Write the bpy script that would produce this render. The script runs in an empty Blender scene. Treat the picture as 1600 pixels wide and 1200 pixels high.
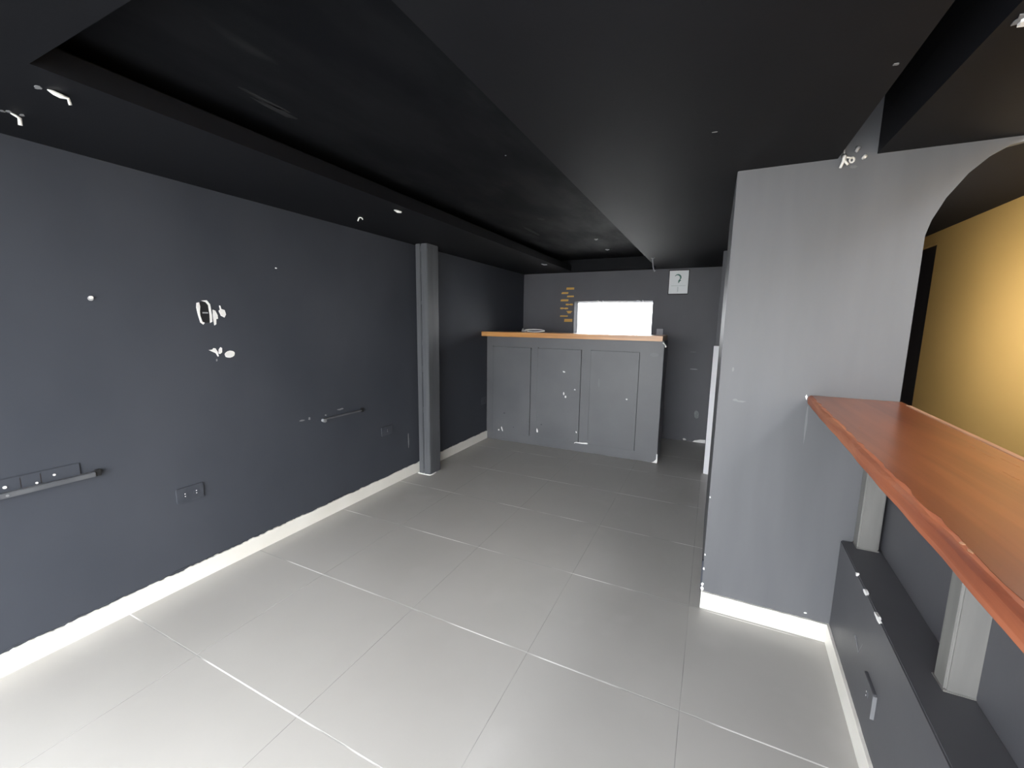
import bpy, bmesh, math, random
from mathutils import Vector, Matrix

random.seed(7)
scene = bpy.context.scene
col = scene.collection

# ------------------------------------------------------------------ camera
F_PX = 650.05
YAW, PITCH, ROLL = math.radians(-25.5697), math.radians(-8.3551), math.radians(0.8274)
fw = Vector((math.sin(YAW) * math.cos(PITCH), math.cos(YAW) * math.cos(PITCH), math.sin(PITCH)))
rt = Vector((math.cos(YAW), -math.sin(YAW), 0.0))
up = rt.cross(fw)
rt2 = rt * math.cos(ROLL) + up * math.sin(ROLL)
up2 = -rt * math.sin(ROLL) + up * math.cos(ROLL)
cam_d = bpy.data.cameras.new('camera')
cam_d.sensor_fit = 'HORIZONTAL'
cam_d.sensor_width = 36.0
cam_d.lens = 36.0 * F_PX / 1600.0
cam_d.clip_start = 0.02
cam_d.clip_end = 500
cam = bpy.data.objects.new('camera', cam_d)
col.objects.link(cam)
cam.matrix_world = Matrix(((rt2.x, up2.x, -fw.x, 0.0), (rt2.y, up2.y, -fw.y, 0.0),
                           (rt2.z, up2.z, -fw.z, 1.5), (0, 0, 0, 1)))
scene.camera = cam

# ------------------------------------------------------------------ world: even overcast sky
world = bpy.data.worlds.new('overcast_sky')
scene.world = world
world.use_nodes = True
bgn = world.node_tree.nodes['Background']
bgn.inputs['Color'].default_value = (0.95, 0.975, 1.0, 1)
bgn.inputs['Strength'].default_value = 1.0
scene.view_settings.view_transform = 'Standard'
scene.view_settings.look = 'None'
scene.view_settings.gamma = 1.0
scene.view_settings.use_curve_mapping = False
scene.view_settings.exposure = 3.9

# ------------------------------------------------------------------ dimensions
XL, H, YB, YP = -2.588, 2.21, 5.772, 2.298      # left wall, ceiling, back wall, pillar face
YF = -0.8                                        # shop front (inner face)
XP, XPR = 0.045, 0.742                           # pillar left and right edges
XY = 1.435                                       # ochre wall
TRL, TRR, TRN, TRFAR, TRH = -1.812, -0.705, 0.575, 5.60, 2.355   # ceiling tray
SLL, SLR, SLH = 0.420, 0.552, 2.44               # ceiling slot
EAVE = 0.99                                      # the shop ceiling ends here; the side passage in front of the arch is open to the sky
SK = 0.045                                       # the bar wall runs slightly askew


def skx(x, y):
    return x - SK * (YP - y)


# ------------------------------------------------------------------ materials
def new_mat(name):
    m = bpy.data.materials.new(name)
    m.use_nodes = True
    nt = m.node_tree
    return m, nt, nt.nodes['Principled BSDF']


def nd(nt, t, **kw):
    n = nt.nodes.new(t)
    for k, v in kw.items():
        setattr(n, k, v)
    return n


def mottled(name, c1, c2, rough=0.5, scale=(1.5, 1.5, 1.5), detail=4.0, bump=0.0, bump_scale=60.0,
            c3=None, s3=(6, 6, 6), lo3=0.6, hi3=0.75, rough2=None, spec=0.5, lo=0.35, hi=0.65):
    """Paint or stone: two colours mixed by noise, an optional third as worn patches, fine relief."""
    m, nt, b = new_mat(name)
    tc = nd(nt, 'ShaderNodeTexCoord')
    geo = nd(nt, 'ShaderNodeNewGeometry')
    mp = nd(nt, 'ShaderNodeMapping')
    mp.inputs['Scale'].default_value = scale
    nt.links.new(geo.outputs['Position'], mp.inputs['Vector'])
    n1 = nd(nt, 'ShaderNodeTexNoise')
    n1.inputs['Scale'].default_value = 1.0
    n1.inputs['Detail'].default_value = detail
    nt.links.new(mp.outputs['Vector'], n1.inputs['Vector'])
    r1 = nd(nt, 'ShaderNodeMapRange')
    r1.inputs['From Min'].default_value = lo
    r1.inputs['From Max'].default_value = hi
    nt.links.new(n1.outputs['Fac'], r1.inputs['Value'])
    mx = nd(nt, 'ShaderNodeMix', data_type='RGBA')
    mx.inputs[6].default_value = (*c1, 1)
    mx.inputs[7].default_value = (*c2, 1)
    nt.links.new(r1.outputs['Result'], mx.inputs[0])
    outc = mx.outputs[2]
    if c3 is not None:
        mp3 = nd(nt, 'ShaderNodeMapping')
        mp3.inputs['Scale'].default_value = s3
        mp3.inputs['Location'].default_value = (3.1, 7.7, 1.3)
        nt.links.new(geo.outputs['Position'], mp3.inputs['Vector'])
        n3 = nd(nt, 'ShaderNodeTexNoise')
        n3.inputs['Scale'].default_value = 1.0
        n3.inputs['Detail'].default_value = 3.0
        nt.links.new(mp3.outputs['Vector'], n3.inputs['Vector'])
        r3 = nd(nt, 'ShaderNodeMapRange')
        r3.inputs['From Min'].default_value = lo3
        r3.inputs['From Max'].default_value = hi3
        nt.links.new(n3.outputs['Fac'], r3.inputs['Value'])
        m3 = nd(nt, 'ShaderNodeMix', data_type='RGBA')
        m3.inputs[7].default_value = (*c3, 1)
        nt.links.new(outc, m3.inputs[6])
        nt.links.new(r3.outputs['Result'], m3.inputs[0])
        outc = m3.outputs[2]
    nt.links.new(outc, b.inputs['Base Color'])
    b.inputs['Roughness'].default_value = rough
    b.inputs['Specular IOR Level'].default_value = spec
    if rough2 is not None:
        rr = nd(nt, 'ShaderNodeMapRange')
        rr.inputs['To Min'].default_value = rough
        rr.inputs['To Max'].default_value = rough2
        nt.links.new(r1.outputs['Result'], rr.inputs['Value'])
        nt.links.new(rr.outputs['Result'], b.inputs['Roughness'])
    if bump > 0:
        nb = nd(nt, 'ShaderNodeTexNoise')
        nb.inputs['Scale'].default_value = bump_scale
        nb.inputs['Detail'].default_value = 3.0
        nt.links.new(geo.outputs['Position'], nb.inputs['Vector'])
        bp = nd(nt, 'ShaderNodeBump')
        bp.inputs['Strength'].default_value = bump
        bp.inputs['Distance'].default_value = 0.004
        nt.links.new(nb.outputs['Fac'], bp.inputs['Height'])
        nt.links.new(bp.outputs['Normal'], b.inputs['Normal'])
    return m


def wood(name, dark, mid, light, along, rough=0.35, fine=28.0, coat=0.0):
    """Varnished board with grain running along one axis."""
    m, nt, b = new_mat(name)
    geo = nd(nt, 'ShaderNodeNewGeometry')
    mp = nd(nt, 'ShaderNodeMapping')
    s = [fine, fine, fine]
    s['XYZ'.index(along)] = 1.3
    mp.inputs['Scale'].default_value = s
    nt.links.new(geo.outputs['Position'], mp.inputs['Vector'])
    n1 = nd(nt, 'ShaderNodeTexNoise')
    n1.inputs['Scale'].default_value = 1.0
    n1.inputs['Detail'].default_value = 6.0
    n1.inputs['Distortion'].default_value = 0.6
    nt.links.new(mp.outputs['Vector'], n1.inputs['Vector'])
    mp2 = nd(nt, 'ShaderNodeMapping')
    s2 = [5.0, 5.0, 5.0]
    s2['XYZ'.index(along)] = 0.9
    mp2.inputs['Scale'].default_value = s2
    nt.links.new(geo.outputs['Position'], mp2.inputs['Vector'])
    n2 = nd(nt, 'ShaderNodeTexNoise')
    n2.inputs['Scale'].default_value = 1.0
    n2.inputs['Detail'].default_value = 3.0
    nt.links.new(mp2.outputs['Vector'], n2.inputs['Vector'])
    ad = nd(nt, 'ShaderNodeMath', operation='ADD')
    nt.links.new(n1.outputs['Fac'], ad.inputs[0])
    nt.links.new(n2.outputs['Fac'], ad.inputs[1])
    hf = nd(nt, 'ShaderNodeMath', operation='MULTIPLY')
    hf.inputs[1].default_value = 0.5
    nt.links.new(ad.outputs[0], hf.inputs[0])
    cr = nd(nt, 'ShaderNodeValToRGB')
    cr.color_ramp.elements[0].position = 0.34
    cr.color_ramp.elements[0].color = (*dark, 1)
    cr.color_ramp.elements[1].position = 0.66
    cr.color_ramp.elements[1].color = (*light, 1)
    e = cr.color_ramp.elements.new(0.5)
    e.color = (*mid, 1)
    nt.links.new(hf.outputs[0], cr.inputs['Fac'])
    nt.links.new(cr.outputs['Color'], b.inputs['Base Color'])
    b.inputs['Roughness'].default_value = rough
    b.inputs['Coat Weight'].default_value = coat
    b.inputs['Coat Roughness'].default_value = 0.25
    bp = nd(nt, 'ShaderNodeBump')
    bp.inputs['Strength'].default_value = 0.15
    bp.inputs['Distance'].default_value = 0.003
    nt.links.new(n1.outputs['Fac'], bp.inputs['Height'])
    nt.links.new(bp.outputs['Normal'], b.inputs['Normal'])
    return m


M = {}
M['wall'] = mottled('charcoal_wall_paint', (0.045, 0.050, 0.062), (0.058, 0.063, 0.076), rough=0.62, scale=(1.2, 1.2, 0.8),
                    bump=0.05, bump_scale=90, rough2=0.72, spec=0.15)
M['backwall'] = mottled('dark_grey_back_wall_paint', (0.092, 0.092, 0.104), (0.112, 0.112, 0.125), rough=0.5, scale=(1.5, 1.5, 1.0),
                        bump=0.04, bump_scale=90, rough2=0.6, spec=0.4)
M['lowwall'] = mottled('grey_low_wall_paint', (0.072, 0.073, 0.082), (0.090, 0.091, 0.100), rough=0.5, scale=(2, 2, 2), bump=0.04, spec=0.35)
M['pillar'] = mottled('grey_pillar_paint', (0.095, 0.098, 0.106), (0.118, 0.121, 0.130), rough=0.5, scale=(5.0, 5.0, 0.8),
                      bump=0.04, bump_scale=90, rough2=0.6)
M['ceil'] = mottled('black_ceiling_paint', (0.0052, 0.0056, 0.0075), (0.0070, 0.0075, 0.0098), rough=0.65, bump=0.04, spec=0.2)
M['tray'] = mottled('patchy_black_tray_paint', (0.004, 0.0045, 0.006), (0.008, 0.0085, 0.010), rough=0.8, spec=0.1, scale=(5.0, 1.6, 5.0),
                    detail=5, bump=0.1, bump_scale=25, c3=(0.018, 0.0185, 0.020), s3=(6, 1.6, 6), lo3=0.66, hi3=0.8, rough2=0.65)
M['counter'] = mottled('satin_grey_counter_paint', (0.105, 0.108, 0.116), (0.125, 0.128, 0.136), rough=0.4,
                       scale=(2, 2, 2), bump=0.03, rough2=0.5)
M['steel'] = mottled('grey_painted_steel', (0.08, 0.084, 0.093), (0.105, 0.109, 0.118), rough=0.5, scale=(12, 12, 1.5), spec=0.3)
M['post'] = mottled('greenish_grey_painted_steel', (0.145, 0.143, 0.138), (0.18, 0.178, 0.17), rough=0.42, scale=(20, 20, 2.0))
M['ochre'] = mottled('ochre_wall_paint', (0.52, 0.335, 0.105), (0.57, 0.37, 0.125), rough=0.55, scale=(1, 0.9, 0.6), bump=0.03)
M['tile'] = mottled('grey_floor_tile', (0.385, 0.372, 0.352), (0.428, 0.415, 0.395), rough=0.31, scale=(1.1, 1.1, 1.1), detail=5,
                    rough2=0.42, c3=(0.44, 0.427, 0.408), s3=(2.5, 2.5, 2.5), lo3=0.6, hi3=0.8)
M['grout_w'] = mottled('worn_white_grout', (0.36, 0.355, 0.34), (0.86, 0.85, 0.83), rough=0.8, scale=(2.6, 3.7, 1), detail=2, lo=0.42, hi=0.56)
M['grout_d'] = mottled('dark_grout', (0.37, 0.36, 0.345), (0.20, 0.195, 0.185), rough=0.8, scale=(3.1, 2.6, 1), detail=3, lo=0.4, hi=0.6)
M['base'] = mottled('cream_baseboard_gloss', (0.78, 0.76, 0.70), (0.84, 0.82, 0.77), rough=0.35, scale=(3, 3, 3))
M['plaster'] = mottled('bare_white_plaster', (0.80, 0.79, 0.78), (0.88, 0.87, 0.86), rough=0.85, scale=(40, 40, 40), bump=0.3)
M['white'] = mottled('white_laminate', (0.87, 0.87, 0.90), (0.90, 0.90, 0.93), rough=0.35)
M['shelf'] = wood('varnished_red_brown_wood', (0.115, 0.030, 0.014), (0.185, 0.052, 0.021), (0.255, 0.079, 0.031), 'Y', rough=0.3, coat=0.25)
M['shelf_edge'] = wood('raw_red_brown_wood_edge', (0.20, 0.05, 0.022), (0.34, 0.10, 0.042), (0.46, 0.17, 0.08), 'Y', rough=0.55, fine=40)
M['top'] = wood('varnished_orange_pine', (0.36, 0.14, 0.038), (0.60, 0.28, 0.085), (0.74, 0.42, 0.17), 'X', rough=0.35, fine=24, coat=0.2)
M['black'] = mottled('black_hollow', (0.006, 0.006, 0.007), (0.010, 0.010, 0.011), rough=0.8)
M['dark_door'] = mottled('dark_brown_door_paint', (0.012, 0.009, 0.010), (0.018, 0.014, 0.014), rough=0.6)
M['socket'] = mottled('painted_over_socket_plastic', (0.047, 0.052, 0.064), (0.060, 0.065, 0.078), rough=0.5, scale=(15, 15, 15), spec=0.25)
M['socket_g'] = mottled('grey_socket_plastic', (0.28, 0.28, 0.31), (0.33, 0.33, 0.36), rough=0.4)
M['wire'] = mottled('white_wire_insulation', (0.72, 0.71, 0.68), (0.80, 0.79, 0.76), rough=0.45)
M['wire_g'] = mottled('dull_grey_wire', (0.30, 0.30, 0.31), (0.42, 0.42, 0.43), rough=0.5)
M['decal'] = mottled('amber_vinyl', (0.62, 0.33, 0.055), (0.70, 0.40, 0.09), rough=0.45)
M['paper'] = mottled('white_printed_card', (0.91, 0.94, 0.95), (0.93, 0.96, 0.96), rough=0.5)
M['green'] = mottled('teal_green_print', (0.05, 0.17, 0.14), (0.07, 0.21, 0.17), rough=0.5)
M['palegrey'] = mottled('pale_grey_print', (0.66, 0.70, 0.70), (0.70, 0.74, 0.74), rough=0.5)
M['ground'] = mottled('concrete_pavement', (0.42, 0.42, 0.41), (0.50, 0.50, 0.49), rough=0.9)
M['scuff'] = mottled('scuffed_grey_paint', (0.16, 0.165, 0.175), (0.22, 0.225, 0.235), rough=0.6, scale=(30, 30, 30))
M['jamb'] = mottled('lilac_grey_window_reveal', (0.045, 0.047, 0.058), (0.058, 0.060, 0.072), rough=0.7, spec=0.15)
M['smear'] = mottled('pale_paint_smear', (0.135, 0.138, 0.147), (0.155, 0.158, 0.167), rough=0.5)  # real paint smears, and the light coloured onto one socket end
M['scratch'] = mottled('pale_scratched_varnish', (0.30, 0.14, 0.075), (0.36, 0.19, 0.11), rough=0.5)
M['tray_smear'] = mottled('scraped_tray_paint', (0.014, 0.0145, 0.016), (0.022, 0.0225, 0.024), rough=0.7, scale=(30, 8, 30), spec=0.15)
M['frame'] = mottled('white_window_frame', (0.70, 0.70, 0.74), (0.76, 0.76, 0.80), rough=0.5)

gm, gnt, gb = new_mat('clear_window_glass')
gnt.nodes.remove(gb)
go_ = gnt.nodes['Material Output']
gtr = nd(gnt, 'ShaderNodeBsdfTransparent')
ggl = nd(gnt, 'ShaderNodeBsdfGlossy')
ggl.inputs['Roughness'].default_value = 0.02
gfr = nd(gnt, 'ShaderNodeFresnel')
gfr.inputs['IOR'].default_value = 1.45
gmx = nd(gnt, 'ShaderNodeMixShader')
gnt.links.new(gfr.outputs[0], gmx.inputs[0])
gnt.links.new(gtr.outputs[0], gmx.inputs[1])
gnt.links.new(ggl.outputs[0], gmx.inputs[2])
gnt.links.new(gmx.outputs[0], go_.inputs['Surface'])
M['glass'] = gm

# ------------------------------------------------------------------ mesh helpers
WORLD = {}     # world position of each parent's origin


class MB:
    def __init__(self):
        self.bm = bmesh.new()

    def hexa(self, p):
        """Eight corners: bottom ring (4) then top ring (4)."""
        v = [self.bm.verts.new(q) for q in p]
        for f in ((3, 2, 1, 0), (4, 5, 6, 7), (0, 1, 5, 4), (1, 2, 6, 5), (2, 3, 7, 6), (3, 0, 4, 7)):
            self.bm.faces.new([v[i] for i in f])
        return self

    def box(self, x0, x1, y0, y1, z0, z1):
        return self.hexa([(x0, y0, z0), (x1, y0, z0), (x1, y1, z0), (x0, y1, z0),
                          (x0, y0, z1), (x1, y0, z1), (x1, y1, z1), (x0, y1, z1)])

    def prism(self, poly, o, u, v, n, d0, d1):
        """Outline poly in the plane (o; u, v), from d0 to d1 along n."""
        o, u, v, n = Vector(o), Vector(u), Vector(v), Vector(n)
        a = [self.bm.verts.new(o + u * p[0] + v * p[1] + n * d0) for p in poly]
        b = [self.bm.verts.new(o + u * p[0] + v * p[1] + n * d1) for p in poly]
        self.bm.faces.new(list(reversed(a)))
        self.bm.faces.new(b)
        k = len(poly)
        for i in range(k):
            j = (i + 1) % k
            self.bm.faces.new((a[i], a[j], b[j], b[i]))
        return self

    def plate(self, us, vs, keep, pt, d0, d1):
        """Grid slab with holes. us, vs: cut lines; keep(uc, vc) -> bool; pt(u, v, d) -> point."""
        vv = {}

        def V(i, j, d):
            k = (i, j, d)
            if k not in vv:
                vv[k] = self.bm.verts.new(pt(us[i], vs[j], d))
            return vv[k]
        nu, nv = len(us) - 1, len(vs) - 1
        K = [[keep((us[i] + us[i + 1]) / 2, (vs[j] + vs[j + 1]) / 2) for j in range(nv)] for i in range(nu)]
        g = lambda i, j: 0 <= i < nu and 0 <= j < nv and K[i][j]
        for i in range(nu):
            for j in range(nv):
                if not K[i][j]:
                    continue
                self.bm.faces.new((V(i, j, d0), V(i, j + 1, d0), V(i + 1, j + 1, d0), V(i + 1, j, d0)))
                self.bm.faces.new((V(i, j, d1), V(i + 1, j, d1), V(i + 1, j + 1, d1), V(i, j + 1, d1)))
                for (a, b, c, d, e, f) in ((i, j, i + 1, j, i, j - 1), (i + 1, j, i + 1, j + 1, i + 1, j),
                                           (i + 1, j + 1, i, j + 1, i, j + 1), (i, j + 1, i, j, i - 1, j)):
                    if not g(e, f):
                        self.bm.faces.new((V(a, b, d0), V(c, d, d0), V(c, d, d1), V(a, b, d1)))
        return self

    def tube(self, path, r, n=8, closed=False):
        pts = [Vector(p) for p in path]
        rings = []
        k = len(pts)
        rs = r if isinstance(r, (list, tuple)) else [r] * k
        prev = None
        for i, p in enumerate(pts):
            if closed:
                t = pts[(i + 1) % k] - pts[i - 1]
            else:
                t = pts[min(i + 1, k - 1)] - pts[max(i - 1, 0)]
            t.normalize()
            a = prev if prev is not None else (Vector((0, 0, 1)) if abs(t.z) < 0.9 else Vector((1, 0, 0)))
            s = t.cross(a).normalized()
            w = s.cross(t).normalized()
            prev = w
            rings.append([self.bm.verts.new(p + (s * math.cos(q) + w * math.sin(q)) * rs[i])
                          for q in (2 * math.pi * m / n for m in range(n))])
        for i in range(k if closed else k - 1):
            a, b = rings[i], rings[(i + 1) % k]
            for m in range(n):
                self.bm.faces.new((a[m], a[(m + 1) % n], b[(m + 1) % n], b[m]))
        if not closed:
            self.bm.faces.new(list(reversed(rings[0])))
            self.bm.faces.new(rings[-1])
        return self

    def disc(self, c, n, r, d, k=12):
        n = Vector(n).normalized()
        a = Vector((0, 0, 1)) if abs(n.z) < 0.9 else Vector((1, 0, 0))
        u = n.cross(a).normalized()
        v = n.cross(u)
        return self.prism([(r * math.cos(2 * math.pi * i / k), r * math.sin(2 * math.pi * i / k)) for i in range(k)],
                          c, u, v, n, 0, d)

    def build(self, name, mat, parent=None, bevel=0.0, smooth=False, seg=2):
        bm = self.bm
        bmesh.ops.recalc_face_normals(bm, faces=bm.faces[:])
        if bevel > 0:
            bmesh.ops.bevel(bm, geom=[e for e in bm.edges if e.calc_face_angle(0) > 0.5] , offset=bevel,
                            segments=seg, affect='EDGES', clamp_overlap=True)
        zs = [v.co for v in bm.verts]
        lo = Vector([min(v[i] for v in zs) for i in range(3)])
        hi = Vector([max(v[i] for v in zs) for i in range(3)])
        org = Vector(((lo.x + hi.x) / 2, (lo.y + hi.y) / 2, lo.z))
        for v in bm.verts:
            v.co -= org
        me = bpy.data.meshes.new(name)
        if smooth:
            for f in bm.faces:
                f.smooth = True
        bm.to_mesh(me)
        bm.free()
        me.materials.append(mat if not isinstance(mat, str) else M[mat])
        o = bpy.data.objects.new(name, me)
        col.objects.link(o)
        if parent is not None:
            o.parent = parent
            o.location = org - WORLD[parent]
        else:
            o.location = org
        WORLD[o] = org
        return o


def thing(name, label, cat, loc, group=None):
    o = bpy.data.objects.new(name, None)
    o.empty_display_size = 0.05
    col.objects.link(o)
    o.location = loc
    WORLD[o] = Vector(loc)
    return tag(o, label, cat, group)


def tag(o, label, cat, group=None):
    o['label'] = label
    o['category'] = cat
    if group:
        o['group'] = group
    return o


def struct(o, label=None, cat=None):
    o['kind'] = 'structure'
    if label:
        o['label'] = label
        o['category'] = cat
    return o


def blob(cx, cy, rx, ry, n=11, jit=0.22, rot=0.0, rnd=random):
    pts = []
    for i in range(n):
        a = 2 * math.pi * i / n
        r = 1 + rnd.uniform(-jit, jit)
        x, y = rx * r * math.cos(a), ry * r * math.sin(a)
        pts.append((cx + x * math.cos(rot) - y * math.sin(rot), cy + x * math.sin(rot) + y * math.cos(rot)))
    return pts


# planes to lay patches on: origin, u, v, n
P_LEFT = ((XL, 0, 0), (0, 1, 0), (0, 0, 1), (1, 0, 0))
P_BACK = ((0, YB, 0), (1, 0, 0), (0, 0, 1), (0, -1, 0))
P_PIL = ((0, YP, 0), (1, 0, 0), (0, 0, 1), (0, -1, 0))
P_CEIL = ((0, 0, H), (1, 0, 0), (0, 1, 0), (0, 0, -1))


def patch(name, plane, poly, mat, parent, d=0.0015):
    return MB().prism(poly, *plane, -0.002, d).build(name, mat, parent)


# ------------------------------------------------------------------ the setting
XS = [XL, -1.988, -1.322, -0.661, -0.008, 0.650, 1.310, XY]
YS = [YF, -0.458, 0.223, 0.904, 1.584, 2.270, 2.951, 3.630, 4.310, 4.990, YB]
floor = struct(MB().box(XL - 0.25, XY + 0.25, YF - 0.25, YB + 0.25, -0.10, -0.0035).build('floor', 'grout_d'),
               'grey tiled shop floor with thin worn grout lines', 'floor')
GY, GX = 0.0026, 0.0010
cache = {}
for i in range(len(XS) - 1):
    for j in range(len(YS) - 1):
        x0, x1, y0, y1 = XS[i] + GX, XS[i + 1] - GX, YS[j] + GY, YS[j + 1] - GY
        key = (round(x1 - x0, 4), round(y1 - y0, 4))
        if key in cache:
            t = cache[key].copy()
            col.objects.link(t)
            org = Vector(((x0 + x1) / 2, (y0 + y1) / 2, -0.0034))
            t.location = org - WORLD[floor]
        else:
            t = MB().box(x0, x1, y0, y1, -0.0034, 0.0).build('tile', 'tile', floor, bevel=0.0006, seg=1)
            cache[key] = t
for y in YS[1:-1]:
    MB().box(XL, XY, y - GY, y + GY, -0.0034, -0.0003).build('grout_line', 'grout_w', floor)
for x in XS[1:-1]:
    MB().box(x - GX, x + GX, YF, YB, -0.0034, -0.0008).build('grout_line', 'grout_d', floor)

ground = struct(MB().box(-30, 30, -40, 40, -0.30, -0.12).build('ground', 'ground'), 'grey concrete pavement outside', 'ground')

wl = struct(MB().box(XL - 0.2, XL, YF - 0.2, YB + 0.25, -0.05, SLH + 0.05).build('wall_left', 'wall'),
            'long charcoal painted wall with sockets and plaster chips', 'wall')

# back wall with the serving window
WX0, WX1, WZ0, WZ1 = -1.808, -0.744, 0.98, 1.812
wb = struct(MB().plate([XL - 0.2, WX0, WX1, XY + 0.2], [-0.05, WZ0, WZ1, SLH + 0.05],
                       lambda a, b: not (WX0 < a < WX1 and WZ0 < b < WZ1),
                       lambda a, b, d: (a, d, b), YB, YB + 0.22).build('wall_back', 'backwall'),
            'charcoal back wall around the bright window', 'wall')
win = struct(MB().plate([WX0, WX0 + 0.010, WX1 - 0.010, WX1], [WZ0, WZ0 + 0.03, WZ1 - 0.012, WZ1],
                        lambda a, b: not (WX0 + 0.010 < a < WX1 - 0.010 and WZ0 + 0.03 < b < WZ1 - 0.012),
                        lambda a, b, d: (a, d, b), YB + 0.16, YB + 0.20).build('window_1', 'frame'),
             'bright white window above the bar counter', 'window')
MB().box(WX0 + 0.008, WX1 - 0.008, YB + 0.178, YB + 0.182, WZ0 + 0.02, WZ1 - 0.01).build('window_pane', 'glass', win)
MB().box(WX0 + 0.0005, WX0 + 0.004, YB + 0.003, YB + 0.159, WZ0 + 0.001, WZ1 - 0.001).build('window_jamb', 'jamb', win)
for x, w in ((-1.47, 0.045), (-1.40, 0.02), (-0.93, 0.05), (-0.87, 0.02)):
    MB().prism(blob(x, WZ1 - 0.003, w / 2, 0.012), (0, YB, 0), (1, 0, 0), (0, 0, 1), (0, -1, 0), -0.01, 0.004).build('window_sealant', 'frame', win)

wr = struct(MB().plate([YF - 0.2, 4.22, 5.1, YB + 0.2], [-0.05, 0.0, 2.125, SLH + 0.05],
                       lambda a, b: not (4.22 < a < 5.1 and 0.0 < b < 2.125),
                       lambda a, b, d: (d, a, b), XY, XY + 0.2).build('wall_right', 'ochre'),
            'ochre yellow wall seen through the arch', 'wall')
dr = struct(MB().box(XY + 0.03, XY + 0.075, 4.22, 5.1, 0.0, 2.125).build('door_1', 'dark_door'), 'dark door in the ochre wall', 'door')
MB().tube([(XY + 0.03, 5.02, 1.0), (XY - 0.005, 5.02, 1.0), (XY - 0.005, 4.92, 1.0)], 0.008).build('door_handle', 'black', dr)

# pillar wall between room and passage: carries the front face up into the ceiling slot
wm = struct(MB().box(XP, XPR, YP, 3.42, -0.03, SLH + 0.02).build('wall_middle', 'pillar', bevel=0.004),
            'light grey painted pillar wall facing the room', 'wall')
MB().box(XPR - 0.03, XPR, 3.42, YB, -0.03, H + 0.02).build('partition', 'pillar', wm)
stub = struct(MB().box(0.030, XPR - 0.03, 4.585, 4.70, -0.03, H + 0.02).build('wall_rear', 'backwall', bevel=0.003),
              'narrow dark wall end behind the pillar', 'wall')

# arch over the passage in the plane of the pillar face
half = [(XPR, 1.19), (0.738, 1.5), (0.736, 1.80), (0.741, 1.875), (0.754, 1.932), (0.787, 2.012), (0.841, 2.097),
        (0.895, 2.152), (0.945, 2.183), (1.02, 2.198), (1.0885, 2.201)]
right_half = [(2 * 1.0885 - x, z) for x, z in reversed(half[2:-1])]
poly = [(XPR - 0.02, 1.80)] + [(XPR - 0.02, SLH)] + [(XY + 0.01, SLH)] + [(XY + 0.01, 1.80)] + list(reversed(right_half))
archpoly = [(XPR - 0.02, 1.795), (XPR - 0.02, H + 0.05), (XY + 0.01, H + 0.05), (XY + 0.01, 1.795)] + \
           list(reversed(right_half)) + list(reversed(half[2:]))
wa = struct(MB().prism(archpoly, (0, YP, 0), (1, 0, 0), (0, 0, 1), (0, 1, 0), 0.0005, 0.03).build('wall_arch', 'pillar'),
            'grey arch spanning the passage beside the pillar', 'wall')

# unseen lamp added on the pillar's passage side to brighten the ochre wall
lm, lnt, lb = new_mat('lit_white_diffuser')
lb.inputs['Base Color'].default_value = (0.9, 0.9, 0.9, 1)
lb.inputs['Emission Color'].default_value = (1.0, 0.95, 0.88, 1)
lb.inputs['Emission Strength'].default_value = 3.6
t = thing('wall_lamp', 'slim white batten lamp on the passage side of the pillar wall', 'lamp', (XPR + 0.02, 2.95, 1.57))
MB().box(XPR, XPR + 0.018, 2.50, 3.35, 1.570, 1.630).build('housing', 'frame', t, bevel=0.002)
MB().box(XPR + 0.018, XPR + 0.036, 2.51, 3.34, 1.576, 1.624).build('diffuser', lm, t, bevel=0.004)

# half wall under the shelf and the low plinth in front of it (slightly askew)
def askew(x0, x1, y0, y1, z0, z1):
    return MB().hexa([(skx(x0, y0), y0, z0), (skx(x1, y0), y0, z0), (skx(x1, y1), y1, z0), (skx(x0, y1), y1, z0),
                      (skx(x0, y0), y0, z1), (skx(x1, y0), y0, z1), (skx(x1, y1), y1, z1), (skx(x0, y1), y1, z1)])


wh = struct(askew(0.742, 0.80, YF, YP, -0.03, 1.150).build('wall_half', 'lowwall'), 'charcoal half wall under the wooden shelf', 'wall')
wp = struct(askew(0.606, 0.745, YF, YP, -0.03, 0.525).build('wall_plinth', 'lowwall', bevel=0.004), 'low charcoal plinth with a flat top below the shelf', 'wall')
for (x, y, l) in ((0.592, 1.995, 0.009), (0.588, 1.868, 0.020), (0.581, 1.709, 0.026)):
    MB().prism(blob(y, 0.521, l, 0.007, jit=0.3), (skx(0.606, y), 0, 0), (0, 1, 0), (0, 0, 1), (-1, 0, 0), -0.006, 0.0025).build('paint_chip', 'plaster', wp)
for (y0, z0, y1, z1) in ((1.905, 0.315, 1.845, 0.285), (1.845, 0.285, 1.815, 0.345)):
    ux = Vector((y1 - y0, z1 - z0)); L = ux.length; ux.normalize(); px = Vector((-ux.y, ux.x)) * 0.0018
    MB().prism([(y0 + px.x, z0 + px.y), (y0 - px.x, z0 - px.y), (y1 - px.x * .3, z1 - px.y * .3), (y1 + px.x * .3, z1 + px.y * .3)],
               (skx(0.606, 1.86), 0, 0), (SK, 1, 0) if False else (0, 1, 0), (0, 0, 1), (-1, 0, 0), -0.004, 0.002).build('scratch', 'scuff', wp)

# shop front behind the camera: wide open shutter and passage opening
wf = struct(MB().plate([XL - 0.2, XL + 0.06, 0.56, 0.72, EAVE, XY - 0.03, XY + 0.2], [-0.05, 0.0, 2.08, SLH + 0.05],
                       lambda a, b: (b > 2.08 and a < EAVE) or b < 0.0 or a < XL + 0.06 or (0.56 < a < 0.72) or a > XY - 0.03,
                       lambda a, b, d: (a, d, b), YF - 0.2, YF).build('wall_front', 'wall'),
            'open shop front wall behind the viewer', 'wall')

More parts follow.
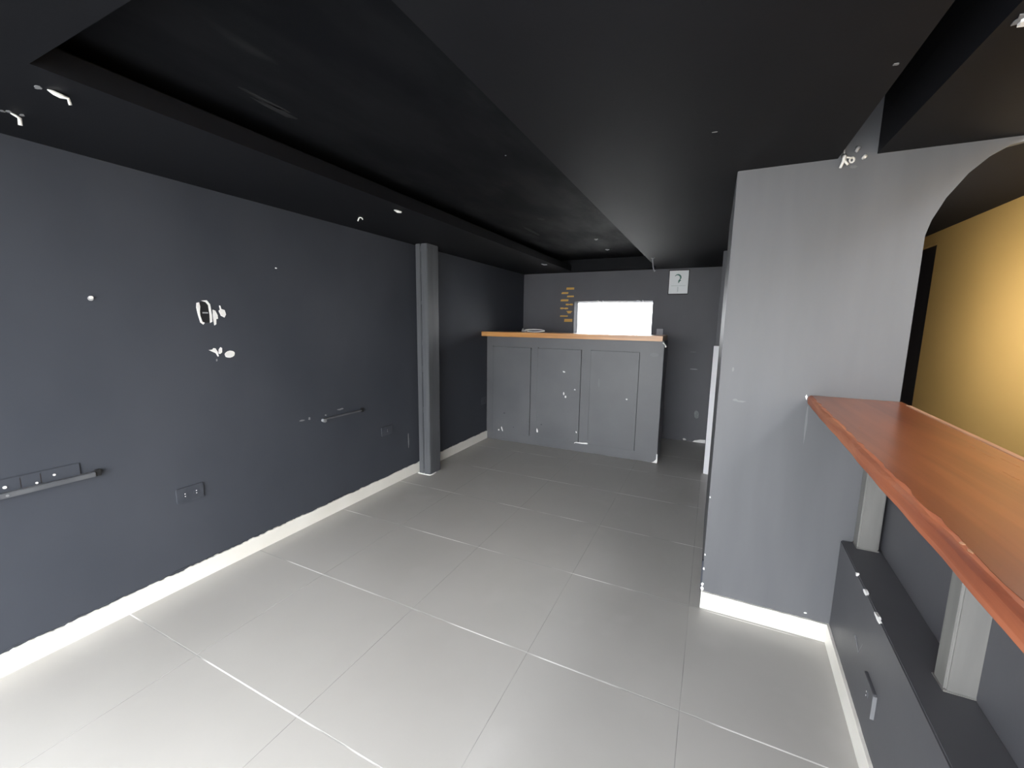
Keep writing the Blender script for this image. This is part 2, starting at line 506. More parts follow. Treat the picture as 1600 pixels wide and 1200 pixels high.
# ceiling: dropped soffit with the tray and the slot
LIP = H + 0.072                                  # the left edge of the tray is a thin lip with a shadow gap above it
CYS = [YF - 0.2, YF + 0.02, TRN, YP, YP + 0.06, TRFAR, YB + 0.2]


def soffit_cell(tl):
    def keep(a, b):
        return not ((tl < a < TRR and TRN < b < TRFAR) or (SLL < a < SLR and YF + 0.02 < b < YP + 0.06) or (a > EAVE and b < YP))
    return keep


ce = struct(MB().plate([XL - 0.2, TRL, TRR, SLL, SLR, EAVE, XY + 0.2], CYS, soffit_cell(TRL),
                       lambda a, b, d: (a, b, d), H, LIP).build('ceiling', 'ceil'),
            'low black painted ceiling with recessed tray and slot', 'ceiling')
MB().plate([XL - 0.2, TRL - 0.16, TRR, SLL, SLR, EAVE, XY + 0.2], CYS, soffit_cell(TRL - 0.16),
           lambda a, b, d: (a, b, d), LIP, TRH).build('soffit_board', 'ceil', ce)
for (x, y, rx, ry) in ((-1.69, 1.26, 0.022, 0.10), (-1.665, 1.18, 0.012, 0.12), (-1.61, 3.75, 0.02, 0.20), (-1.36, 3.35, 0.03, 0.05)):
    MB().prism(blob(x, y, rx, ry, n=14, jit=0.25), (0, 0, TRH), (1, 0, 0), (0, 1, 0), (0, 0, -1), -0.001, 0.0006).build('paint_smear', 'tray_smear', ce)
MB().box(XL - 0.2, SLL, YF - 0.2, YB + 0.2, TRH, TRH + 0.1).build('tray_panel', 'tray', ce)
mb = MB()
mb.plate([SLL - 0.06, SLL, SLR, SLR + 0.06], [YF - 0.2, YB + 0.2], lambda a, b: not (SLL < a < SLR), lambda a, b, d: (a, b, d), TRH + 0.0005, SLH)
mb.build('slot_side', 'ceil', ce)
MB().box(SLL - 0.1, EAVE, YF - 0.2, YB + 0.2, SLH, SLH + 0.1).build('slot_panel', 'ceil', ce)
MB().box(SLR + 0.06, EAVE, YF - 0.2, YB + 0.2, TRH + 0.0005, SLH - 0.0005).build('soffit_fill', 'ceil', ce)
MB().box(EAVE + 0.0005, XY + 0.2, YP + 0.0005, YB + 0.2, TRH + 0.0005, SLH).build('passage_fill', 'ceil', ce)


# baseboards with a ragged painted top edge
def ragged(length, h, step=0.018, jit=0.005, rnd=random):
    n = max(2, int(length / step))
    top = []
    q = 0.0
    for i in range(n + 1):
        q = 0.45 * q + rnd.uniform(-jit, jit)
        top.append((length * i / n, h + q))
    return [(0, 0)] + [(length, 0)] + list(reversed(top))


YC, XCR = 4.654, -0.458
o = MB().prism(ragged(YC - YF, 0.098, step=0.012, jit=0.0036), (XL, YF, 0), (0, 1, 0), (0, 0, 1), (1, 0, 0), -0.001, 0.012).build('baseboard_left', 'base')
bl = struct(o, 'cream baseboard along the charcoal wall', 'baseboard')
# dark paint ridge left above it by sloppy painting
rp = []
y = YF
while y < YC - 0.02:
    rp.append((XL + 0.001, y, 0.104 + random.uniform(-0.003, 0.006)))
    y += 0.04
MB().tube(rp, [random.uniform(0.0015, 0.0055) for _ in rp], 5).build('paint_ridge', 'socket', wl, smooth=True)
o = MB().prism(ragged(0.606 - XP, 0.092, jit=0.0012), (XP, YP, 0), (1, 0, 0), (0, 0, 1), (0, -1, 0), -0.001, 0.012).build('baseboard_middle', 'base')
struct(o, 'cream baseboard under the pillar wall', 'baseboard')
L_ = YP - 0.012 - YF
o = MB().prism(ragged(L_, 0.092, jit=0.0012), (skx(0.606, YF), YF, 0), (SK, 1, 0), (0, 0, 1), (-1, 0, 0), -0.001, 0.011).build('baseboard_right', 'base')
struct(o, 'cream baseboard along the low plinth', 'baseboard')

# pillar corner: small dark break and chips low on its left edge
for (z, s) in ((0.30, 0.006), (0.22, 0.008), (0.13, 0.010), (0.105, 0.012), (0.62, 0.005)):
    MB().prism(blob(XP + 0.004, z, s * 0.6, s), *P_PIL, -0.003, 0.0012).build('paint_chip', 'plaster', wm)
MB().box(XP - 0.007, XP + 0.001, YP + 0.004, YP + 0.02, 0.092, 0.26).build('corner_bead', 'wall', wm)
patch('paint_chip', P_PIL, blob(0.508, 0.118, 0.006, 0.004), 'plaster', wm)
for (x, z, rx, rz) in ((0.12, 1.14, 0.012, 0.006), (0.145, 1.135, 0.02, 0.004), (0.42, 1.06, 0.004, 0.09), (0.10, 1.29, 0.004, 0.01)):
    patch('paint_smear', P_PIL, blob(x, z, rx, rz), 'smear', wm, 0.0004)
patch('paint_chip', P_PIL, blob(0.409, 1.180, 0.004, 0.012, jit=0.35), 'plaster', wm, 0.003)

# ------------------------------------------------------------------ plaster damage on the left wall
# open junction box hole: dark recess plate, plaster rim
MB().prism([(1.365, 1.50), (1.368, 1.475), (1.412, 1.478), (1.416, 1.50), (1.415, 1.58), (1.405, 1.594), (1.372, 1.592), (1.362, 1.57)],
           *P_LEFT, -0.002, 0.001).build('junction_hole', 'black', wl)
MB().prism([(1.352, 1.585), (1.364, 1.588), (1.368, 1.565), (1.364, 1.54), (1.364, 1.515), (1.372, 1.482), (1.384, 1.476), (1.376, 1.466),
            (1.362, 1.478), (1.354, 1.52), (1.349, 1.56)], *P_LEFT, -0.002, 0.004).build('plaster_patch', 'plaster', wl)
MB().prism([(1.376, 1.598), (1.404, 1.602), (1.420, 1.58), (1.425, 1.52), (1.424, 1.482), (1.412, 1.476), (1.414, 1.52), (1.410, 1.575), (1.398, 1.591)],
           *P_LEFT, -0.002, 0.004).build('plaster_patch', 'plaster', wl)
MB().box(XL, XL + 0.004, 1.378, 1.405, 1.528, 1.535).build('junction_strap', 'wire_g', wl)
MB().prism([(1.432, 1.55), (1.445, 1.545), (1.455, 1.52), (1.456, 1.50), (1.446, 1.497), (1.444, 1.468), (1.434, 1.462), (1.431, 1.50)],
           *P_LEFT, -0.002, 0.004).build('plaster_patch', 'plaster', wl)
MB().prism([(1.464, 1.545), (1.472, 1.552), (1.469, 1.575), (1.475, 1.574), (1.478, 1.556), (1.496, 1.55), (1.502, 1.525), (1.492, 1.507), (1.474, 1.517)],
           *P_LEFT, -0.002, 0.004).build('plaster_patch', 'plaster', wl)
MB().prism([(1.392, 1.322), (1.412, 1.324), (1.418, 1.332), (1.428, 1.33), (1.438, 1.31), (1.442, 1.285), (1.438, 1.282), (1.428, 1.302), (1.41, 1.312)],
           *P_LEFT, -0.002, 0.004).build('plaster_patch', 'plaster', wl)
MB().prism([(1.443, 1.30), (1.446, 1.322), (1.456, 1.335), (1.464, 1.33), (1.462, 1.305), (1.45, 1.296)],
           *P_LEFT, -0.002, 0.004).build('plaster_patch', 'plaster', wl)
MB().prism(blob(1.506, 1.292, 0.030, 0.020, n=14, jit=0.06, rot=0.25), *P_LEFT, -0.002, 0.003).build('plaster_patch', 'plaster', wl)
patch('paint_smear', P_LEFT, blob(1.43, 1.262, 0.004, 0.007), 'scuff', wl)
patch('paint_chip', P_LEFT, blob(1.837, 1.829, 0.007, 0.005), 'plaster', wl, 0.003)
for (y, z, ry, rz) in ((1.96, 0.792, 0.020, 0.006), (2.02, 0.793, 0.008, 0.012), (3.10, 0.36, 0.006, 0.07)):
    patch('paint_smear', P_LEFT, blob(y, z, ry, rz), 'scuff', wl)

an = thing('wall_anchor', 'small white plastic anchor in the charcoal wall left of the plaster chips', 'wall anchor', (XL, 0.914, 1.585))
MB().disc((XL, 0.914, 1.583), (1, 0, 0), 0.010, 0.004, 14).build('flange', 'wire_g', an)
MB().disc((XL, 0.914, 1.588), (1, 0, 0), 0.0065, 0.014, 12).build('plug', 'wire', an, smooth=False)


# ------------------------------------------------------------------ painted-over sockets
def socket(label, plane, c, w, h, mat='socket', ngang=2, chipped=True, group='wall sockets'):
    o_, u, v, n = [Vector(q) for q in plane]
    base = o_ + u * c[0] + v * c[1]
    t = thing('wall_socket', label, 'socket', base, group)
    pl = (base, u, v, n)
    rx, rz = w / 2, h / 2
    poly_ = []
    for sx, sz in ((1, 1), (-1, 1), (-1, -1), (1, -1)):
        for k in range(4):
            a = math.atan2(sz, sx) + math.radians(-45 + 30 * k)
            poly_.append((sx * (rx - 0.006) + 0.006 * math.cos(a), sz * (rz - 0.006) + 0.006 * math.sin(a)))
    MB().prism(poly_, *pl, -0.001, 0.010).build('faceplate', mat, t, bevel=0.002)
    for g in range(ngang):
        gx = (g - (ngang - 1) / 2) * w * 0.42
        f = MB().prism([(gx + 0.014 * math.cos(a), 0.014 * math.sin(a)) for a in [2 * math.pi * k / 16 for k in range(16)]],
                       *pl, 0.0095, 0.012).build('outlet', mat, t)
        for s in (-1, 1):
            MB().prism(blob(gx, s * 0.007, 0.0028, 0.0024, n=8, jit=0.05), *pl, 0.0118, 0.0125).build('pin_hole', 'plaster' if chipped else 'black', f)
    return t


socket('charcoal painted double socket low on the wall, nearest the viewer', P_LEFT, (1.227, 0.527), 0.135, 0.085)
socket('charcoal painted socket low on the wall just before the steel column', P_LEFT, (2.803, 0.525), 0.135, 0.082, ngang=1)
socket('charcoal painted socket low on the wall beside the counter corner', P_LEFT, (4.565, 0.510), 0.13, 0.09, ngang=1, chipped=False)
socket('grey socket on the back wall behind the right end of the countertop', P_BACK, (-0.634, 1.403), 0.078, 0.095, 'socket_g', 1, False)
ys_ = 1.668
P_LOW = ((skx(0.606, ys_), ys_, 0.26), (SK, 1, 0), (0, 0, 1), (-1, 0, 0))
rs = socket('charcoal painted socket with a pale scuffed end on the low plinth', P_LOW, (0, 0), 0.118, 0.088, 'lowwall', ngang=1)
MB().box(skx(0.606, 1.61) - 0.012, skx(0.606, 1.61) - 0.001, 1.606, 1.6085, 0.218, 0.302).build('scuffed_edge', 'smear', rs)  # pale strip colours in the light falling on the socket's near end

# ------------------------------------------------------------------ cut-off brackets on the left wall
t = thing('wall_bracket', 'long charcoal painted bracket bar with bright screws at the near end of the left wall', 'bracket', (XL, 0.55, 0.76))
MB().box(XL, XL + 0.028, 0.20, 0.845, 0.758, 0.780).build('rail', 'steel', t, bevel=0.003)
MB().box(XL, XL + 0.006, 0.20, 0.80, 0.776, 0.835).build('back_plate', 'wall', t, bevel=0.002)
MB().box(XL, XL + 0.022, 0.846, 0.866, 0.757, 0.786).build('rail_end', 'black', t, bevel=0.002)
for y in (0.613, 0.672):
    MB().box(XL + 0.005, XL + 0.0065, y, y + 0.003, 0.782, 0.826).build('plate_joint', 'dark_door', t)
for (y, z, r) in ((0.570, 0.800, 0.006), (0.660, 0.788, 0.0045), (0.715, 0.806, 0.0045)):
    MB().disc((XL + 0.0055, y, z), (1, 0, 0), r, 0.004, 10).build('screw', 'wire', t)
MB().disc((XL + 0.0275, 0.569, 0.769), (1, 0, 0), 0.005, 0.002, 10).build('screw', 'scuff', t)
t = thing('wall_bracket', 'short thin bracket bar with a chipped end on the left wall before the steel column', 'bracket', (XL, 2.32, 0.75))
MB().box(XL, XL + 0.022, 2.125, 2.505, 0.760, 0.772).build('rail', 'steel', t, bevel=0.003)
MB().box(XL, XL + 0.020, 2.506, 2.525, 0.752, 0.784).build('rail_end', 'black', t, bevel=0.002)
MB().prism(blob(2.135, 0.757, 0.014, 0.014, jit=0.25), *P_LEFT, 0.0, 0.026).build('chipped_end', 'scuff', t)
MB().disc((XL, 2.16, 0.792), (1, 0, 0), 0.006, 0.006, 8).build('screw', 'scuff', t)
MB().prism(blob(2.30, 0.812, 0.03, 0.006, jit=0.3), *P_LEFT, 0.0, 0.003).build('screw_scar', 'scuff', t)

# ------------------------------------------------------------------ steel column
t = thing('steel_column', 'grey painted steel column of two welded profiles against the left wall', 'column', (-2.48, 3.29, 0))
CX0, CXM, CX1, CY0, CY1 = -2.549, -2.489, -2.414, 3.206, 3.381
MB().box(CX0, CXM - 0.006, CY0 + 0.002, CY1, 0.0, H).build('profile', 'steel', t, bevel=0.004)
MB().box(CXM + 0.002, CX1, CY0, CY1, 0.0, H).build('profile', 'steel', t, bevel=0.005)
MB().box(CXM - 0.008, CXM + 0.004, CY0 + 0.02, CY1 - 0.02, 0.0, H).build('seam', 'wall', t)
for z in (0.012, 0.62, 1.02, 1.28, 1.66, 1.94, 2.14):
    MB().box(CXM - 0.007, CXM + 0.004, CY0 + 0.001, CY0 + 0.024, z, z + random.uniform(0.03, 0.06)).build('weld', 'steel', t, bevel=0.002)
MB().prism([(CX0 - 0.012, CY0 - 0.006), (CX0 + 0.06, CY0 - 0.012), (CX1 + 0.004, CY0 - 0.010), (CX1 + 0.014, CY0 + 0.03), (CX1 + 0.006, CY0 + 0.09),
            (CX1 - 0.01, CY0 + 0.10), (CX0, CY0 + 0.05)], (0, 0, 0), (1, 0, 0), (0, 1, 0), (0, 0, 1), 0.0, 0.006).build('plaster_footing', 'plaster', t)

# ------------------------------------------------------------------ bar counter
BZ = 1.334
t = thing('bar_counter', 'grey painted bar counter with three flush panels below the wooden top', 'counter', ((XL + XCR) / 2, 4.9, 0))
MB().box(XL + 0.002, XCR, YC + 0.022, YC + 0.40, 0.0, BZ).build('body', 'counter', t)
pan = [(-2.50, -1.972), (-1.886, -1.341), (-1.236, -0.694)]
PZ0, PZ1 = 0.105, 1.210
cuts = [XL + 0.002] + [q for p in pan for q in p] + [XCR]
MB().plate(cuts, [0.0, PZ0, PZ1, BZ], lambda a, b: not (PZ0 < b < PZ1 and any(p[0] < a < p[1] for p in pan)),
           lambda a, b, d: (a, d, b), YC, YC + 0.022).build('face_frame', 'counter', t)
panels = []
for p in pan:
    panels.append(MB().box(p[0], p[1] - 0.009, YC + 0.0012, YC + 0.0215, PZ0, PZ1 - 0.007).build('door_panel', 'counter', t, bevel=0.0012, seg=1))
P_CNT = ((0, YC + 0.0012, 0), (1, 0, 0), (0, 0, 1), (0, -1, 0))
chips = [(0, -2.408, 0.130, 0.010, 0.010, 0), (0, -2.362, 0.150, 0.008, 0.034, 0.35), (1, -1.885 + 0.012, 0.185, 0.010, 0.026, 0.15),
         (1, -1.551, 0.939, 0.016, 0.009, -0.3), (1, -1.545, 0.678, 0.009, 0.020, 0), (1, -1.522, 0.644, 0.011, 0.015, 0),
         (1, -1.411, 0.737, 0.010, 0.008, 0), (2, -0.813, 0.679, 0.011, 0.009, 0), (1, -1.375, 0.23, 0.006, 0.012, 0.3)]
for (k, x, z, rx, rz, ro) in chips:
    MB().prism(blob(x, z, rx, rz, rot=ro), *P_CNT, -0.002, 0.0012).build('paint_chip', 'plaster', panels[k])
for (x, z, rx, rz) in ((-2.20, 0.19, 0.006, 0.006), (-2.33, 0.36, 0.014, 0.005), (-1.82, 0.27, 0.01, 0.005)):
    MB().prism(blob(x, z, rx, rz), *P_CNT, -0.002, 0.001).build('dark_scuff', 'wall', panels[0] if x < -1.9 else panels[1])
for (x, z, rx, rz) in ((-0.55, 1.185, 0.045, 0.02), (-1.13, 0.84, 0.012, 0.05)):
    MB().prism(blob(x, z, rx, rz, jit=0.1), (0, YC, 0), (1, 0, 0), (0, 0, 1), (0, -1, 0), -0.002, 0.0005).build('paint_smear', 'smear', t)
MB().prism([(-1.395, 0.092), (-1.38, 0.102), (-1.30, 0.100), (-1.235, 0.104), (-1.225, 0.115), (-1.24, 0.122), (-1.30, 0.114), (-1.37, 0.112), (-1.39, 0.104)],
           (0, YC, 0), (1, 0, 0), (0, 0, 1), (0, -1, 0), -0.002, 0.006).build('paint_chip', 'plaster', t)
MB().prism([(XCR - 0.05, 0.0), (XCR + 0.006, 0.0), (XCR + 0.010, 0.03), (XCR + 0.008, 0.10), (XCR - 0.004, 0.105), (XCR - 0.006, 0.04), (XCR - 0.03, 0.012)],
           (0, YC, 0), (1, 0, 0), (0, 0, 1), (0, -1, 0), -0.004, 0.003).build('chipped_corner', 'plaster', t)
ez = [(XCR + 0.0015, YC, z) for z in [0.1 + 0.055 * k for k in range(23)]]
MB().tube(ez, [random.uniform(0.001, 0.0045) for _ in ez], 6).build('rough_corner', 'counter', t)
MB().tube([(XCR - 0.012, YC - 0.004, 1.316), (XCR + 0.010, YC - 0.008, 1.296), (XCR + 0.020, YC - 0.006, 1.272), (XCR + 0.026, YC - 0.006, 1.276)],
          [0.007, 0.006, 0.011, 0.006], 8).build('filler_blob', 'plaster', t, smooth=True)

t = tag(MB().box(XL + 0.003, -0.462, 4.505, 4.98, BZ, 1.389).build('wooden_countertop', 'top', bevel=0.003),
        'orange varnished wooden countertop lying on the grey bar counter', 'countertop')

# white cable left coiled on the countertop
pc = []
for k in range(25):
    a = math.radians(200 - 330 * k / 24)
    pc.append((-1.965 + 0.125 * math.cos(a), 4.72 + 0.075 * math.sin(a), 1.398 + 0.026 * (0.5 + 0.5 * math.sin(a * 1.0 - 0.3))))
t = thing('power_cable', 'short white cable coiled in a loop on the wooden countertop', 'cable', (-1.965, 4.72, 1.389))
MB().tube(pc, 0.0075, 8).build('cord', 'wire', t, smooth=True)
MB().tube([(-2.125, 4.70, 1.405), (-2.10, 4.70, 1.405), (-2.075, 4.70, 1.403)], [0.014, 0.016, 0.010], 10).build('plug', 'wire_g', t, smooth=True)
MB().tube([(-2.112, 4.70, 1.415), (-2.112, 4.70, 1.436)], 0.008, 8).build('plug_pin', 'wire_g', t)

# ------------------------------------------------------------------ wooden bar shelf and its posts
def edge_front(y):
    w = 0.0010 * math.sin(9 * y) + 0.0008 * math.sin(31 * y + 1.0)
    return skx(0.414, y) - 0.008 * max(0.0, (YP - y) / 1.7) + w


SB, ST = 1.150, 1.190
ysh = [YP - 0.001 - k * 0.035 for k in range(int((YP - 0.001 + 0.55) / 0.035) + 1)]
t = thing('bar_shelf', 'red brown varnished wooden bar shelf on steel posts along the right side', 'shelf', (0.55, 0.9, SB))
rnd = random.Random(3)
mb = MB()
mb2 = MB()
rows = []
for y in ysh:
    xf = edge_front(y)
    xb = skx(0.745, y)
    c = 0.014 + rnd.uniform(-0.004, 0.005)
    rows.append((xf, xb, y, c))


def strip(b, prof, cap=True):
    rr = [[b.bm.verts.new(p) for p in pr] for pr in prof]
    k = len(rr[0])
    for a, c in zip(rr[:-1], rr[1:]):
        for m in range(k):
            b.bm.faces.new((a[m], a[(m + 1) % k], c[(m + 1) % k], c[m]))
    if cap:
        b.bm.faces.new(rr[0])
        b.bm.faces.new(list(reversed(rr[-1])))


strip(mb, [[(xf + c, y, ST), (xb, y, ST), (xb, y, SB), (xf + c, y, SB)] for xf, xb, y, c in rows])
mb.build('board', 'shelf', t)
strip(mb2, [[(xf + c, y, ST - 0.0004), (xf + c, y, SB + 0.0004), (xf + 0.002, y, SB + 0.0004), (xf, y, SB + 0.012), (xf + 0.001, y, ST - 0.007 - rnd.uniform(0, 0.003)),
             (xf + 0.006 + rnd.uniform(0, 0.003), y, ST - 0.0006 - rnd.uniform(0, 0.0015))] for xf, xb, y, c in rows])
mb2.build('edge_strip', 'shelf_edge', t)
mb3 = MB()
strip(mb3, [[(xb - 0.014, y, ST - 0.0002), (xb + 0.002, y, ST - 0.0002), (xb + 0.002, y, ST + 0.002), (xb - 0.012, y, ST + 0.002)] for xf, xb, y, c in rows[3:]])
mb3.build('back_lip', 'scratch', t)
for (x, y, rx, ry) in ((0.437, 1.62, 0.003, 0.006), (0.352, 0.80, 0.003, 0.005), (0.350, 0.775, 0.002, 0.006), (0.640, 1.42, 0.0012, 0.030),
                       (0.655, 1.36, 0.0010, 0.035), (0.60, 1.24, 0.0008, 0.030), (0.645, 1.50, 0.002, 0.012), (0.52, 0.95, 0.0015, 0.003)):
    MB().prism(blob(x, y, rx, ry, jit=0.35), (0, 0, ST), (1, 0, 0), (0, 1, 0), (0, 0, 1), -0.001, 0.0005).build('scratch', 'scratch', t)

for lab, x0, x1, y0, y1 in (('grey steel post under the shelf standing in the corner at the pillar wall', 0.650, 0.726, 2.235, YP - 0.003),
                            ('grey steel post under the middle of the shelf, standing free on the plinth', 0.638, 0.708, 1.415, 1.478)):
    t = thing('steel_post', lab, 'post', ((x0 + x1) / 2, (y0 + y1) / 2, 0.525), 'steel posts under the bar shelf')
    MB().box(x0, x1, y0, y1, 0.525, SB).build('tube', 'post', t, bevel=0.006, seg=3)
    MB().box(x0 - 0.003, x1 + 0.003, y0 - 0.003, y1 + 0.003, 0.525, 0.531).build('weld_base', 'post', t, bevel=0.002)

# ------------------------------------------------------------------ white panel behind the pillar
a_, b_ = Vector((0.012, 4.545)), Vector((0.520, 4.330))
dn = (b_ - a_).normalized()
pn = Vector((-dn.y, dn.x))
if pn.x < 0:
    pn = -pn
q = [a_, b_, b_ + pn * 0.03, a_ + pn * 0.03]
t = thing('white_panel', 'tall white laminate panel standing on the floor behind the pillar wall', 'panel', ((a_.x + b_.x) / 2, (a_.y + b_.y) / 2, 0))
MB().hexa([(p.x, p.y, 0.0) for p in q] + [(p.x, p.y, 1.305) for p in q]).build('board', 'white', t, bevel=0.0015, seg=1)
e0, e1 = a_ - dn * 0.004, a_
q = [e0, e1 - dn * 0.0004, e1 + pn * 0.03 - dn * 0.0004, e0 + pn * 0.03]
MB().hexa([(p.x, p.y, 0.0) for p in q] + [(p.x, p.y, 1.305) for p in q]).build('edge_band', 'wall', t)

# ------------------------------------------------------------------ back wall: placard, decal, chips
t = thing('wall_placard', 'white placard with a curved green mark high on the back wall', 'sign', (-0.446, YB, 1.895))
PX0, PX1, PZa, PZb = -0.558, -0.333, 1.897, 2.182
MB().box(PX0 - 0.008, PX1 + 0.008, YB - 0.006, YB + 0.001, PZa - 0.010, PZb + 0.008).build('backing', 'black', t)
card = MB().box(PX0, PX1, YB - 0.009, YB - 0.0055, PZa, PZb).build('card', 'paper', t)
oa, ob = [], []
for k in range(15):
    s = k / 14
    a = math.radians(150 - 190 * s)
    w = 0.005 + 0.016 * math.sin(math.pi * min(1, s * 0.9)) * (0.5 + 0.6 * s)
    cx_, cz_ = -0.460, 2.095
    R_ = 0.036
    oa.append((cx_ + (R_ + w / 2) * math.cos(a), cz_ + (R_ + w / 2) * math.sin(a)))
    ob.append((cx_ + (R_ - w / 2) * math.cos(a), cz_ + (R_ - w / 2) * math.sin(a)))
tail = [(-0.416, 2.060), (-0.434, 2.046), (-0.444, 2.026), (-0.450, 2.032), (-0.449, 2.058)]
MB().prism(oa + tail + list(reversed(ob)), (0, YB - 0.009, 0), (1, 0, 0), (0, 0, 1), (0, -1, 0), 0.0, 0.0008).build('green_mark', 'green', t)
for (x0, x1, z0, z1) in ((-0.53, -0.36, 1.992, 1.998), (-0.456, -0.444, 1.918, 1.982)):
    MB().box(x0, x1, YB - 0.0098, YB - 0.009, z0, z1).build('faint_print', 'palegrey', t)

t = thing('wall_decal', 'column of staggered amber lettering strips on the back wall left of the window', 'decal', (-1.91, YB, 1.52))
rowsd = [(-1.928, -1.813, 1.976, 2.006), (-1.997, -1.896, 1.918, 1.942), (-1.914, -1.814, 1.872, 1.894), (-2.008, -1.892, 1.815, 1.843),
         (-1.929, -1.824, 1.757, 1.782), (-2.009, -1.893, 1.704, 1.728), (-1.921, -1.825, 1.645, 1.680), (-2.010, -1.894, 1.598, 1.616), (-1.946, -1.825, 1.526, 1.568)]
for k, (x0, x1, z0, z1) in enumerate(rowsd):
    if k == 6:
        pl_ = [(x0, z1), (x0 + 0.02, z1 - 0.016), (x0 + 0.025, z0), (x1 - 0.03, z0), (x1 - 0.02, z1 - 0.018), (x1, z1 - 0.004), (x1 - 0.02, z1)]
    elif k in (1, 3):
        pl_ = [(x0, z0), (x1 - 0.01, z0), (x1, z0 + 0.008), (x1, z1), (x0 + 0.012, z1), (x0, z1 - 0.01)]
    elif k in (4, 5):
        pl_ = [(x0, z0 + 0.003), (x0 + 0.03, z0), (x0 + 0.05, z0 + 0.006), (x0 + 0.08, z0), (x1, z0 + 0.002), (x1, z1 - 0.003), (x1 - 0.03, z1), (x1 - 0.05, z1 - 0.006),
               (x0 + 0.03, z1), (x0, z1 - 0.002)]
    else:
        pl_ = [(x0, z0), (x1, z0 + 0.001), (x1, z1), (x0 + 0.004, z1)]
    MB().prism(pl_, (0, YB, 0), (1, 0, 0), (0, 0, 1), (0, -1, 0), 0.0, 0.003).build('lettering_strip', 'decal', t)

patch('paint_scratch', P_BACK, blob(-0.207, 1.167, 0.035, 0.003), 'scuff', wb)
patch('paint_scratch', P_BACK, blob(-0.191, 0.948, 0.040, 0.005), 'socket_g', wb)
patch('paint_scratch', P_BACK, blob(-0.12, 0.36, 0.03, 0.05), 'scuff', wb, 0.0006)
patch('paint_chip', P_BACK, [(-0.14, 0.0), (0.03, 0.0), (0.03, 0.045), (-0.05, 0.04), (-0.12, 0.02)], 'plaster', wb, 0.004)
patch('paint_chip', P_BACK, blob(-0.24, 0.02, 0.02, 0.012), 'plaster', wb)


# ------------------------------------------------------------------ loose wires and scars on the ceiling
def wire(label, path, r, holes=(), mat='wire', plate=None):
    p0 = Vector(path[0])
    t = thing('ceiling_wire', label, 'wire', (p0.x, p0.y, min(q[2] for q in path)), 'loose wires hanging from the ceiling')
    MB().tube(path, r, 7).build('strand', mat, t, smooth=True)
    for (x, y, rx, ry) in holes:
        MB().prism(blob(x, y, rx, ry), *P_CEIL, -0.001, 0.002).build('torn_rim', 'scuff', t)
    if plate:
        MB().prism(blob(p0.x, p0.y, plate, plate), *P_CEIL, -0.001, 0.003).build('fixing_hole', 'black', t)
    return t


wire('bent white wire stub on the ceiling near the tray corner', [(-1.958, 0.655, H), (-1.950, 0.665, H - 0.006), (-1.945, 0.678, H - 0.010), (-1.938, 0.694, H - 0.012), (-1.945, 0.700, H - 0.028)],
     [0.003, 0.007, 0.008, 0.005, 0.0045], ((-1.966, 0.636, 0.014, 0.008),))
wire('bent white wire stub on the ceiling close to the left wall', [(-2.30, 0.665, H), (-2.296, 0.676, H - 0.006), (-2.292, 0.683, H - 0.012), (-2.298, 0.684, H - 0.034)],
     [0.0035, 0.0045, 0.006, 0.006], ((-2.305, 0.647, 0.008, 0.006), (-2.29, 0.657, 0.010, 0.007), (-2.285, 0.688, 0.012, 0.006)))
wire('small hooked white wire on the ceiling between left wall and tray', [(-2.290, 2.262, H - 0.024), (-2.280, 2.262, H - 0.006), (-2.268, 2.264, H), (-2.256, 2.268, H - 0.007), (-2.252, 2.270, H - 0.016)], 0.0042)
wire('short pale wire end on the ceiling beside the tray edge', [(-1.915, 2.205, H), (-1.895, 2.215, H - 0.010), (-1.872, 2.225, H - 0.014)], [0.005, 0.009, 0.006])
wire('tiny grey wire end on the ceiling above the counter\'s left part', [(-1.93, 4.80, H), (-1.90, 4.81, H - 0.012), (-1.86, 4.815, H - 0.012)], [0.006, 0.008, 0.006], mat='wire_g')
t = wire('thin grey wire hanging down from the ceiling left of the placard', [(-0.646, 4.80, H), (-0.646, 4.80, H - 0.03), (-0.636, 4.80, H - 0.10), (-0.628, 4.80, H - 0.125), (-0.615, 4.80, H - 0.14)],
         [0.011, 0.006, 0.006, 0.005, 0.010], ((-0.646, 4.80, 0.022, 0.022),), mat='wire_g')
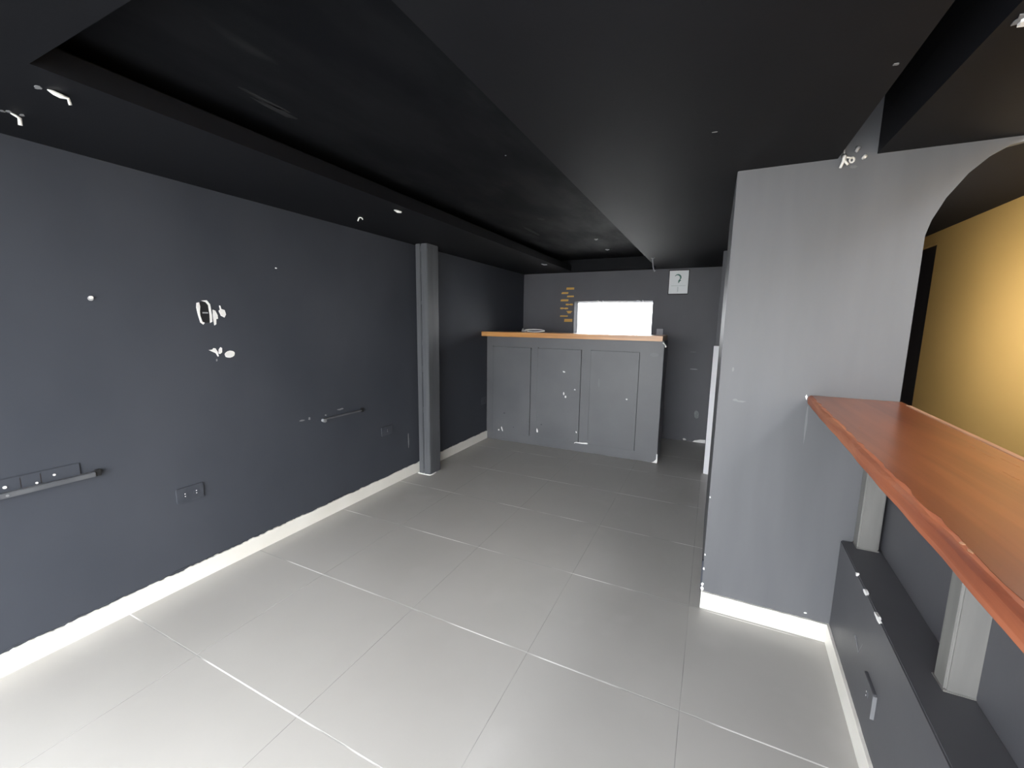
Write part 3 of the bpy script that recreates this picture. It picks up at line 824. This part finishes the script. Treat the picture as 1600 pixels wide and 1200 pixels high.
# two in the tray
for lab, x, y, w in (('tiny pale wire end in the ceiling tray, the nearer of two', -1.14, 4.30, 0.018), ('dark lamp hole with a pale rim at the far end of the ceiling tray', -1.17, 4.93, 0.022)):
    t = thing('tray_fixing', lab, 'wire', (x, y, TRH - 0.012))
    MB().tube([(x - w, y, TRH - 0.004), (x, y, TRH - 0.010), (x + w, y, TRH - 0.006)], [0.006, 0.008, 0.005], 7).build('strand', 'wire_g', t, smooth=True)
    if 'hole' in lab:
        MB().prism(blob(x + 0.03, y, 0.03, 0.028), (0, 0, TRH), (1, 0, 0), (0, 1, 0), (0, 0, -1), -0.001, 0.004).build('hole', 'black', t)
for (x, y, rx, ry) in ((0.391, 1.568, 0.007, 0.006), (-0.052, 1.816, 0.008, 0.003), (-0.861, 1.703, 0.003, 0.003)):
    MB().prism(blob(x, y, rx, ry), *P_CEIL, -0.001, 0.0015).build('paint_chip', 'scuff', ce)
MB().prism(blob(0.600, 1.470, 0.020, 0.016, jit=0.3), *P_CEIL, -0.001, 0.010).build('torn_plaster', 'plaster', ce)
MB().prism(blob(0.600, 1.468, 0.034, 0.022, jit=0.3), *P_CEIL, -0.001, 0.003).build('torn_rim', 'scuff', ce)

# wire bundle at the mouth of the slot on the pillar wall
t = thing('wire_bundle', 'white wire stubs sticking out at the top of the pillar wall under the slot', 'wires', (0.44, YP, 2.165))
YW = YP - 0.006
MB().tube([(0.440, YW, 2.215), (0.440, YW - 0.012, 2.205), (0.436, YW - 0.014, 2.190), (0.429, YW - 0.012, 2.166)], [0.010, 0.008, 0.006, 0.005], 8).build('strand', 'wire', t, smooth=True)
MB().tube([(0.441, YW - 0.012, 2.196), (0.446, YW - 0.013, 2.186), (0.455, YW - 0.010, 2.176)], 0.005, 8).build('strand', 'wire', t, smooth=True)
MB().tube([(0.444, YW - 0.010, 2.207), (0.456, YW - 0.010, 2.204), (0.466, YW - 0.006, 2.202)], 0.0035, 8).build('strand', 'wire', t, smooth=True)
MB().tube([(0.440, YW, 2.215), (0.438, YW - 0.004, 2.235), (0.435, YW - 0.002, 2.252)], 0.003, 8).build('strand', 'wire_g', t, smooth=True)
MB().tube([(0.480, YW, 2.242), (0.484, YW - 0.008, 2.238), (0.476, YW - 0.008, 2.224)], [0.008, 0.008, 0.006], 8).build('strand', 'wire_g', t, smooth=True)
MB().tube([(0.468 + 0.008 * math.cos(a), YW, 2.196 + 0.010 * math.sin(a)) for a in [2 * math.pi * k / 10 for k in range(10)]], 0.004, 6, closed=True).build('ring', 'wire', t, smooth=True)
MB().tube([(0.506, YP + 0.002, 2.200), (0.512, YW - 0.006, 2.204)], 0.007, 8).build('strand', 'wire', t, smooth=True)
patch('paint_smear', P_PIL, blob(0.478, 2.17, 0.012, 0.006), 'smear', wm, 0.0006)
